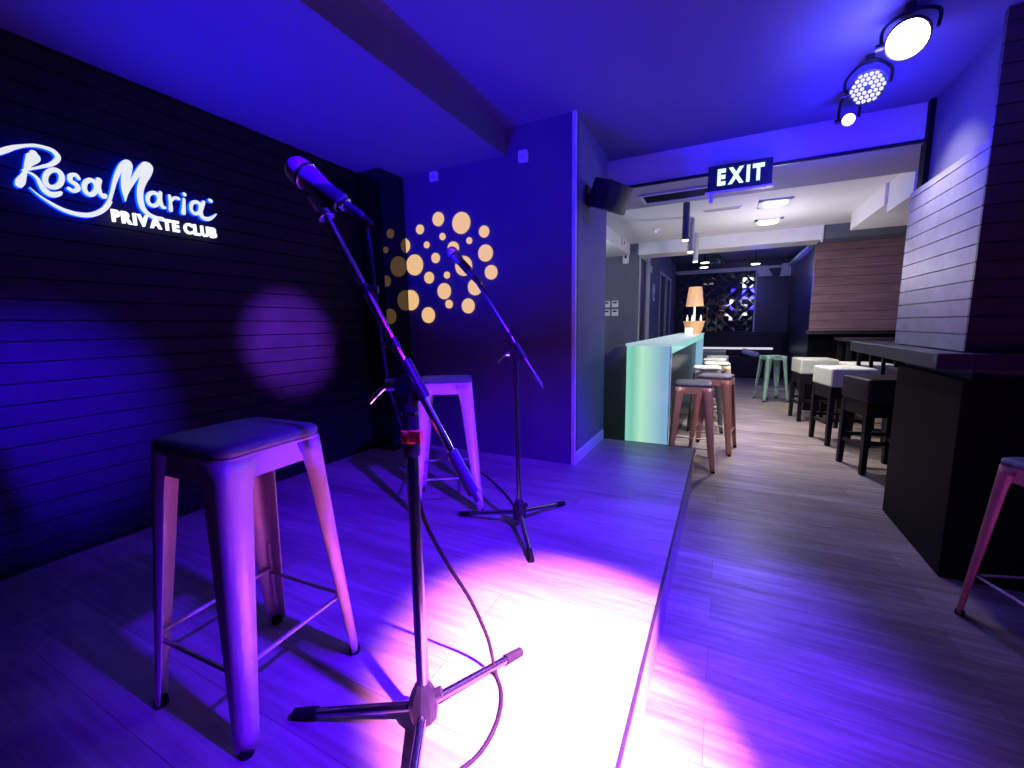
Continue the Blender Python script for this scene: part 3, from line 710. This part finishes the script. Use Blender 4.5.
# exit sign hanging before the beam
ex = thing('exit_sign', 'dark hanging sign with glowing EXIT lettering', 'sign', (.035, 3.27, 2.05))
MB().box((-.185, -.018, .012), (.185, .018, .175)).build('sign_panel', simple('sign panel', (.015, .03, .05), rough=.25), ex, bevel=.004)
MB().box((-.20, -.028, 0), (.195, .028, .014)).build('bottom_rail', TRIMW, ex, bevel=.004)
for x in (-.12, .12): MB().cone((x, .016, .16), (x, .118, .19), .008, n=10).build('arm', DKCHROME, ex, smooth=40)
MB().box((-.172, -.02, -.055), (-.150, .01, 0)).build('bracket', TRIMW, ex, bevel=.002)
let, k = caption_letters('EXIT', .268, .118, .0058, .002, gapf=.14)
for V, F, dx in let:
    MB().add([(-.128 + (v[0] + dx) * k, -.0205 - v[2], .052 + v[1] * 1.12) for v in V], F).build('letter', EXITTXT, ex)

# loudspeaker on the return wall
sp = thing('loudspeaker', 'black wall mounted loudspeaker high at the end of the stage wall', 'speaker', (-.836, 2.80, 2.02))
Ms = Matrix.Translation((.14, -.02, -.02)) @ Matrix.Rotation(R(-18), 4, 'Z') @ Matrix.Rotation(R(22), 4, 'Y')
ca = MB().prism([(-.095, -.075), (.075, -.125), (.075, .125), (-.095, .075)], -.085, .085, Ms)
ca.build('cabinet', BLACKPL, sp, bevel=.012)
gr = []; n = 10
g = MB(); vs = []; fs = []
for i in range(n + 1):
    y = -.12 + .24 * i / n; bul = .022 * (1 - (y / .13) ** 2)
    for z in (-.08, .08): vs.append(Ms @ Vector((.076 + bul, y, z)))
    for z in (-.08, .08): vs.append(Ms @ Vector((.074, y, z)))
for i in range(n):
    p = 4 * i; fs += [(p, p + 4, p + 5, p + 1), (p + 2, p + 3, p + 7, p + 6), (p, p + 2, p + 6, p + 4), (p + 1, p + 5, p + 7, p + 3)]
fs += [(0, 1, 3, 2), (4 * n, 4 * n + 2, 4 * n + 3, 4 * n + 1)]
g.add(vs, fs).build('grille', simple('speaker grille', (.010, .010, .012), rough=.4, var=.4, scale=300, bump=.4, spec=.2), sp, smooth=40)
MB().box((-.004, -.05, -.06), (.012, .03, .06)).cone((.0, -.01, 0), (.07, -.02, -.005), .014).build('bracket', BLACKPL, sp, smooth=40)

# stage spotlights under the ceiling
def par(name, label, pos, aim, r, lens_mat, leds, hot=False, group=None):
    t = thing(name, label, 'stage light', (pos[0], pos[1], ZC), group=group)
    c = Vector((0, 0, pos[2] - ZC)); d = (Vector(aim) - Vector(pos)).normalized()
    back = c - d * .10
    MB().lathe([(r * .55, -.14), (r * .8, -.10), (r, -.03), (r, 0), (r * .93, 0), (r * .90, -.012), (.01, -.012)], c, d, 28).build('can', BLACKPL, t, smooth=40)
    side = d.cross(Vector((0, 0, 1))).normalized()
    mid = c - d * .05
    y = MB()
    y.tube([mid + side * (r + .012), mid + side * (r + .012) + Vector((0, 0, .06)), Vector((0, 0, -.03)) + side * .03, Vector((0, 0, -.03)) - side * .03, mid - side * (r + .012) + Vector((0, 0, .06)), mid - side * (r + .012)], .007, 8, 5)
    y.cone((0, 0, -.03), (0, 0, 0), .018).build('yoke', BLACKPL, t, smooth=40)
    MB().cone(mid + side * (r - .002), mid + side * (r + .03), .014).build('tilt_knob', BLACKPL, t, smooth=40)
    u = side; v = d.cross(u)
    if leds:
        pts = []
        s = r * .285
        for i in range(-3, 4):
            for j in range(-3, 4):
                x = s * (i + j * .5); yv = s * j * .866
                if abs(i + j) <= 3 and not (i == 0 and j == 0): pts.append((x, yv))
        for x, yv in pts:
            q = c + u * x + v * yv - d * .010
            MB().lathe([(s * .42, 0), (s * .36, .006), (s * .1, .009)], q, d, 12).build('led', lens_mat, t, smooth=50)
    else:
        m = MB(); m.lathe([(r * .9, -.011), (r * .82, .004), (r * .3, .012)], c, d, 24)
        m.build('lens', lens_mat, t, smooth=50)
    return t
CAM = (0, 0, 1.2)
P1 = (.591, 2.36, 2.30); P2 = (.548, 2.70, 2.29); P3 = (.545, 3.03, 2.28)
par('stage_spotlight', 'nearest stage spotlight under the ceiling, glaring white', P1, (.05, .9, 1.25), .072, LEDHOT, False, group='ceiling stage lights')
par('stage_spotlight', 'stage spotlight with visible led lenses, behind the glaring one', P2, (.1, .2, 1.3), .072, LEDWHITE, True, group='ceiling stage lights')
par('stage_spotlight', 'small pink glowing spotlight under the ceiling nearest the dropped beam', P3, (.15, .6, 1.3), .032, LEDPINK, False, group='ceiling stage lights')

# ================================================================== FAR ROOM
mr = thing('wall_mirror', 'dark diamond quilted mirror panel on the far wall', 'mirror', (-.17, 11.0, 1.0))
MB().box((-.9, -.03, 0), (.72, 0, 1.33)).build('mirror_panel', QUILT, mr, bevel=.004)
MB().box((.72, -.05, -.06), (.75, 0, 1.36)).box((-.9, -.05, 1.33), (.72, 0, 1.355)).build('frame', TRIMW, mr, bevel=.003)
tag(MB().box((-1.0, 10.86, .93), (-.30, 10.965, .96)).build('mirror_shelf', WHITE, bevel=.003), 'short white shelf under the far mirror beside the wicker lamp', 'shelf')
bq = thing('banquette', 'long black banquette below the far mirror', 'seat', (0, 10.55, 0))
MB().box((-1.05, -.10, 0), (1.15, .40, .46)).build('seat', PADBLACK, bq, bevel=.03)
MB().box((-1.05, .26, .46), (1.15, .42, .98)).build('backrest', PADBLACK, bq, bevel=.03)
MB().box((-1.05, .235, .60), (.95, .262, .645)).build('trim_strip', SKIRTGLOW, bq, bevel=.004)
ci = MB().box((-.18, -.12, -.06), (.18, .12, .06), Matrix.Rotation(R(18), 4, 'Y')).build('cushion', WHITE, bevel=.05, loc=(.52, 10.62, .53)); tag(ci, 'white cushion on the black banquette behind the mint stool', 'cushion')
for i, (x, y, zz) in enumerate(((.46, 9.5, 2.30), (-.43, 9.4, 2.29), (-.40, 9.0, 2.33))):
    t = thing('pendant_lamp', ['small disc pendant hanging alone in the far room', 'disc pendant in the far room behind the hanging plant', 'disc pendant in the far room before the hanging plant'][i], 'pendant lamp', (x, y, 2.55), group='far room pendants')
    MB().cone((0, 0, 0), (0, 0, zz - 2.55 + .03), .008, n=8).build('cord', DKCHROME, t)
    MB().lathe([(.02, .05), (.09, .015), (.095, 0), (.02, 0)], (0, 0, zz - 2.55), n=20).build('lamp_shade', DKCHROME, t, smooth=40)
    MB().lathe([(.078, 0), (.07, -.012), (.02, -.016)], (0, 0, zz - 2.55), n=20).build('lens', SPOTLENS, t, smooth=40)
hp = thing('hanging_plant', 'green hanging plant under the dark far ceiling', 'plant', (-.20, 9.2, 2.55))
MB().cone((0, 0, 0), (0, 0, -.12), .006, n=8).build('cord', DKCHROME, hp)
MB().lathe([(.05, -.22), (.075, -.12), (.06, -.12), (.01, -.13)], n=18).build('pot', GREYEN, hp, smooth=40)
lf = MB()
for i in range(46):
    a = random.uniform(0, 2 * PI); el = random.uniform(-.5, .7); Lf = random.uniform(.12, .26)
    d = Vector((math.cos(a) * math.cos(el), math.sin(a) * math.cos(el), math.sin(el))); s = d.cross(Vector((0, 0, 1))).normalized() * .022
    o = Vector((0, 0, -.13)); up = Vector((0, 0, .02))
    lf.add([o, o + d * Lf * .5 + s + up, o + d * Lf - Vector((0, 0, .04)), o + d * Lf * .5 - s + up], [(0, 1, 2, 3)])
lf.build('foliage', LEAF, hp, solid=.002)

# ================================================================== MICROPHONE STANDS
def mic_stand(name, label, base, hub_z, tips, pole_r, joint, boom, grip, weight, k=1.0, extras=True, metal=None):
    """base: floor point; tips: leg ends (world xy); joint: clamp; boom: (tip, tail) world"""
    b = Vector(base)
    t = thing(name, label, 'microphone stand', base)
    W = lambda p: Vector(p) - b
    hz = hub_z
    MB().lathe([(.020 * k, hz - .045), (.030 * k, hz - .035), (.034 * k, hz), (.030 * k, hz + .02), (.020 * k, hz + .04), (.014 * k, hz + .05)], n=10).build('hub', BLACKPL, t, smooth=30)
    MB().cone((0, 0, hz + .01), Vector((.034 * k, .022 * k, hz + .022)), .011 * k).build('lock_knob', BLACKPL, t, smooth=40)
    for tx, ty in tips:
        tip = W((tx, ty, b.z + .012)); d = Vector((tip.x, tip.y, 0)).normalized()
        root = d * .02 * k + Vector((0, 0, hz - .012))
        lg = MB().cone(root, tip, .0105 * k, .0095 * k, 14).build('leg', DKCHROME, t, smooth=40)
        e = (tip - root).normalized()
        MB().cone(tip - e * .045, tip + e * .012, .013 * k, .012 * k, 14).build('rubber_foot', BLACKRUB, lg, smooth=40)
    j = W(joint)
    MB().cone((0, 0, hz + .03), (j.x, j.y, j.z - .12), pole_r, pole_r * .95, 18).build('pole', DKCHROME, t, smooth=40)
    MB().lathe([(pole_r * 1.22, -.150), (pole_r * 1.32, -.144), (pole_r * 1.32, -.05), (pole_r * 1.15, -.035), (pole_r * .85, -.03), (pole_r * .85, -.01)], (j.x, j.y, j.z), n=18).build('clutch', BLACKPL, t, smooth=40)
    MB().lathe([(pole_r * 1.40, 0), (pole_r * 1.40, .006)], (j.x, j.y, j.z - .062), n=18).build('clutch_ring', CHROME, t, smooth=40)
    p, q = W(boom[0]), W(boom[1]); e = (p - q).normalized()
    sd = e.cross(Vector((0, 0, 1))).normalized()
    # clamp: two cheeks gripping the boom, wing lever to the side
    near = q + e * ((j - q).dot(e))
    cl = MB().cone(near - e * .04, near + e * .045, .016 * k, n=14).cone(j - Vector((0, 0, .06)), j + (near - j) * .5, .015 * k, .018 * k, 14)
    cl.cone(j + sd * .022 * k, j - sd * .022 * k, .022 * k, n=16)
    cl.build('clamp', BLACKPL, t, smooth=40)
    lev_dir = Vector((-.89, -.45, 0))
    MB().cone(j + lev_dir * .020 * k, j + lev_dir * .045 * k, .013 * k).tube([j + lev_dir * .042 * k, j + lev_dir * .058 * k - Vector((0, 0, .012)), j + lev_dir * .082 * k - Vector((0, 0, .036))], .0050 * k, 8, 4).build('wing_lever', CHROME, t, smooth=40)
    MB().cone(p, q, .0078 * k, n=14).build('boom', metal or CHROME, t, smooth=40)
    a = near + e * .075
    bt = MB().cone(a, a + e * .022, .0105 * k, n=14)
    kn = a + e * .011
    bt.cone(kn, kn + lev_dir * .024 * k, .006 * k).build('boom_collar', BLACKPL, t, smooth=40)
    if extras:
        a2 = near + e * .20
        MB().cone(a2, a2 + e * .02, .0105 * k, n=14).cone(a2 + e * .01, a2 + e * .01 - lev_dir * .026 * k, .0085 * k).build('boom_collar', BLACKPL, t, smooth=40)
    MB().cone(q - e * .012, q + e * grip, weight, n=18).cone(q - e * .03, q - e * .012, weight * .45, n=12).build('counterweight', MICBODY, t, smooth=40)
    return t, e
B1 = (-.562, .655, ZS)
tipA = (-.735, .634, 1.426); tailA = (-.446, .695, .875)
ms1, e1 = mic_stand('microphone_stand', 'taller boom microphone stand at the front with an orange strap', B1, .072,
                    [(-.845, .551), (-.466, .935), (-.42, .40)], .0135, (-.572, .668, 1.085), (tipA, tailA), .085, .0125)
W1 = lambda p: Vector(p) - Vector(B1)
# orange strap round the pole, holding the cable
MB().lathe([(.0195, 0), (.021, .004), (.021, .020), (.0195, .024)], (-.003, .004, .668), n=18).box((.012, -.02, .675), (.040, -.010, .697)).build('strap', ORANGE, ms1, smooth=40)['label'] = 'orange strap tying the cable to the pole'
# microphone clip on the boom tip
mic0 = Vector((-.806, .614, 1.532)); mic1 = Vector((-.690, .659, 1.440)); md = (mic1 - mic0).normalized()
clip_c = mic0 + md * .105
dn = Vector((0, 0, -1)); dn = (dn - md * dn.dot(md)).normalized()
tp = Vector(tipA)
cp = MB()
cp.lathe([(.0195, -.026), (.0205, .026), (.0165, .028), (.0155, -.024)], W1(clip_c + dn * .003), md, 16)
cp.cone(W1(clip_c + dn * .016), W1(tp + Vector((.0, 0, .008))), .009, .008)
cp.build('clip', BLACKPL, ms1, smooth=40)
MB().lathe([(.009, -.006), (.017, -.004), (.017, .008), (.009, .010)], W1(tp), e1, 18).build('clip_ring', CHROME, ms1, smooth=40)
MB().cone(W1(tp + Vector((-.012, -.004, 0))), W1(tp + Vector((-.034, -.010, .040))), .0035).build('clip_tab', TRIMW, ms1)
def microphone(name, label, p0, p1, k=1.0, warm=False):
    p0 = Vector(p0); p1 = Vector(p1); d = (p1 - p0).normalized(); L = (p1 - p0).length
    t = thing(name, label, 'microphone', p0)
    O = (0, 0, 0)
    prof = []
    rb = .0265 * k; c = .027 * k
    for i in range(9):
        a = PI * .5 * (i / 8); prof.append((rb * math.sin(a), c * .9 - rb * math.cos(a)))
    prof += [(rb, .034 * k), (rb * .97, .040 * k)]
    MB().lathe(prof, O, d, 28).build('grille', GRILLE, t, smooth=50)
    MB().lathe([(rb * .96, .036 * k), (rb * 1.05, .037 * k), (rb * 1.05, .043 * k), (rb * .96, .044 * k)], O, d, 28).build('grille_band', CHROME, t, smooth=40)
    MB().lathe([(rb * .95, .043 * k), (rb * .88, .060 * k), (.0185 * k, .082 * k), (.0165 * k, .10 * k), (.0130 * k, L - .020), (.0125 * k, L - .018)], O, d, 24).build('body', MICBODY, t, smooth=40)
    MB().lathe([(.0118 * k, L - .020), (.0150 * k, L - .018), (.0150 * k, L - .013), (.0118 * k, L - .012)], O, d, 20).build('tail_ring', CHROME, t, smooth=40)
    MB().lathe([(.0095 * k, L - .014), (.0095 * k, L + .022), (.006 * k, L + .030)], O, d, 16).build('plug', BLACKPL, t, smooth=40)
    return t
microphone('microphone', 'vocal microphone clipped to the taller front stand', mic0, mic1, 1.0)
end = mic1 + md * .026
cable = [end, end + Vector((.012, .012, -.012)), (-.688, .697, 1.408), (-.686, .701, 1.355), (-.679, .701, 1.26), (-.670, .702, 1.163), (-.657, .700, 1.075), (-.634, .700, .999), (-.606, .695, .955), (-.590, .690, .905),
         (-.585, .694, .844), (-.578, .713, .758), (-.550, .750, .650), (-.517, .790, .545), (-.50, .835, .42), (-.492, .850, .335), (-.482, .848, .3055), (-.452, .815, .3055), (-.432, .775, .3055), (-.420, .725, .3055), (-.420, .665, .3055), (-.438, .615, .3055), (-.47, .55, .3055), (-.52, .44, .3055), (-.60, .30, .3055), (-.75, .1, .3055)]
tag(MB().tube(cable, .0046, 10, 7).build('microphone_cable', BLACKRUB, smooth=60), 'dark cable hanging from the front microphone and trailing over the stage', 'cable')
# thinner stand at the back of the stage
B2 = (-.785, 1.615, ZS)
tip2 = (-1.010, 1.675, 1.395); tail2 = (-.734, 1.74, .943)
ms2, e2 = mic_stand('microphone_stand', 'slimmer boom microphone stand at the back of the stage', B2, .085,
                    [(-.690, 1.915), (-.625, 1.385), (-1.085, 1.605)], .0105, (-.837, 1.700, 1.075), (tip2, tail2), .05, .0095, k=.95, extras=False, metal=DKCHROME)
W2 = lambda p: Vector(p) - Vector(B2)
m20 = Vector((-1.128, 1.630, 1.548)); m21 = Vector((-1.010, 1.664, 1.412)); d2 = (m21 - m20).normalized()
c2 = m20 + d2 * .11
MB().lathe([(.0185, -.024), (.0195, .024), (.0155, .026), (.0150, -.022)], W2(c2), d2, 16).cone(W2(c2 + Vector((0, 0, -.014))), W2(tip2), .009, .008).build('clip', BLACKPL, ms2, smooth=40)
microphone('microphone', 'vocal microphone on the back stand before the glowing discs', m20, m21, 1.0)
e_ = m21 + d2 * .026
tag(MB().tube([e_, e_ + Vector((.012, .006, -.02)), (-.965, 1.69, 1.33), (-.93, 1.70, 1.26), (-.885, 1.70, 1.18), (-.850, 1.69, 1.10), (-.806, 1.652, 1.0), (-.800, 1.632, .85), (-.800, 1.632, .60), (-.806, 1.66, .42), (-.83, 1.72, .318), (-.90, 1.80, .3055), (-1.05, 1.95, .3055), (-1.3, 2.15, .3055), (-1.6, 2.3, .3055)], .0045, 10, 7).build('microphone_cable', BLACKRUB, smooth=60), 'dark cable running down the back microphone stand', 'cable')

# ================================================================== LIGHTS
def aim(o, target):
    o.rotation_euler = (Vector(target) - o.location).to_track_quat('-Z', 'Y').to_euler()
def spot(name, loc, target, col, power, deg, blend=.6, size=.05):
    l = bpy.data.lights.new(name, 'SPOT'); l.color = col; l.energy = power; l.spot_size = R(deg); l.spot_blend = blend; l.shadow_soft_size = size
    o = bpy.data.objects.new(name, l); COL.objects.link(o); o.location = loc; aim(o, target); return o
def point(name, loc, col, power, size=.05):
    l = bpy.data.lights.new(name, 'POINT'); l.color = col; l.energy = power; l.shadow_soft_size = size
    o = bpy.data.objects.new(name, l); COL.objects.link(o); o.location = loc; return o
def area(name, loc, target, col, power, sx, sy):
    l = bpy.data.lights.new(name, 'AREA'); l.color = col; l.energy = power; l.shape = 'RECTANGLE'; l.size = sx; l.size_y = sy
    o = bpy.data.objects.new(name, l); COL.objects.link(o); o.location = loc; aim(o, target); return o
# stage spotlights: a tight violet one and a wide blue wash, then added left wall spots
spot('violet key', (1.05, .12, 2.32), (-.22, .89, .3), (.85, .22, .85), 12800, 24, .92, .03)
spot('blue wash', (.9, .6, 2.36), (-.52, 1.42, .3), (.06, .0, 1.0), 1700, 60, .75, .05)
spot('left wall blue fill', (.9, .8, 2.36), (-2.34, .64, .84), (.03, .0, 1.0), 5600, 16, 1.0, .05)  # added with no fixture to brighten the lower left wall
spot('violet wall spot', (1.0, .9, 2.36), (-2.34, 1.70, 1.12), (.22, .03, 1.0), 7500, 11, .9, .03)  # narrow spot added to make the violet patch on the left wall
# blue spots added behind the camera without fixtures, to light the ceiling
spot('ceiling blue fill', (-2.2, -1.0, .4), (-1.45, 2.1, 2.3), (.0, .0, 1.0), 1500, 44, 1.0, .05)
spot('ceiling blue fill', (.8, -1.0, .4), (.1, 1.5, 2.43), (.0, .0, 1.0), 620, 54, 1.0, .05)
point('spotlight spill', (.53, 2.42, 2.26), (.10, .09, 1.0), 26, .04)
point('spotlight spill', (.56, 3.0, 2.10), (.02, .01, 1.0), 26, .04)
spot('pillar spot', (.60, 3.02, 2.28), (.951, 3.02, 1.74), (1.0, .95, .88), 46, 84, 1.0, .04)
spot('stool front fill', (.45, 3.0, 2.2), (-.25, 4.3, .3), (1.0, .86, .78), 110, 52, .9, .04)  # added fill for the camera side of the copper stools
# corridor
spot('corridor spot', (.354, 4.73, 2.25), (.30, 5.3, 0), (1.0, .92, .92), 75, 90, .8, .08)
spot('corridor spot', (.361, 5.55, 2.25), (.361, 5.6, 0), (1.0, .92, .92), 260, 115, .8, .08)
point('corridor fill', (.35, 5.15, 1.65), (1.0, .94, 1.0), 20, .10)  # unseen mid-air point, added to brighten the corridor and its ceiling
for y in (4.30, 4.95, 5.75):
    spot('tube lamp beam', (-.365, y, 1.925), (-.365, y, 0), (1.0, .95, .88), 12, 80, .6, .03)
point('alcove fill', (-1.7, 4.8, 1.9), (.75, .85, 1.0), 14, .1)  # unseen bluish point added to lift the slate walls and soffit
spot('mint stool fill', (.5, 7.2, 2.5), (.6, 7.7, 0), (.95, 1.0, .95), 90, 75, .7, .06)  # unseen light added behind the lintel to brighten the mint stool
point('far lamp', (.45, 9.45, 2.2), (.9, .9, 1.0), 6, .06)
point('far room blue fill', (.5, 9.0, 1.9), (.03, .03, 1.0), 26, .06)  # unseen point added to give the far room its blue tint
point('table lamp bulb', (-.385, 6.35, 1.55), (1.0, .72, .45), 1.0, .03)

# ------------------------------------------------------------------ camera
cd = bpy.data.cameras.new('camera'); cam = bpy.data.objects.new('camera', cd); COL.objects.link(cam)
cd.sensor_fit = 'HORIZONTAL'; cd.sensor_width = 36.0; cd.lens = 36.0 * 422.4 / 1024.0; cd.clip_start = .02; cd.clip_end = 60
yaw, pitch, roll = R(26.69), R(7.84), R(.87)
fwd = Vector((-math.sin(yaw) * math.cos(pitch), math.cos(yaw) * math.cos(pitch), -math.sin(pitch)))
rt = Vector((math.cos(yaw), math.sin(yaw), 0)); dwn = fwd.cross(rt)
r2 = math.cos(roll) * rt + math.sin(roll) * dwn; d2v = -math.sin(roll) * rt + math.cos(roll) * dwn
Mc = Matrix((r2, -d2v, -fwd)).transposed().to_4x4(); Mc.translation = Vector((0, 0, 1.2))
cam.matrix_world = Mc
SC.camera = cam
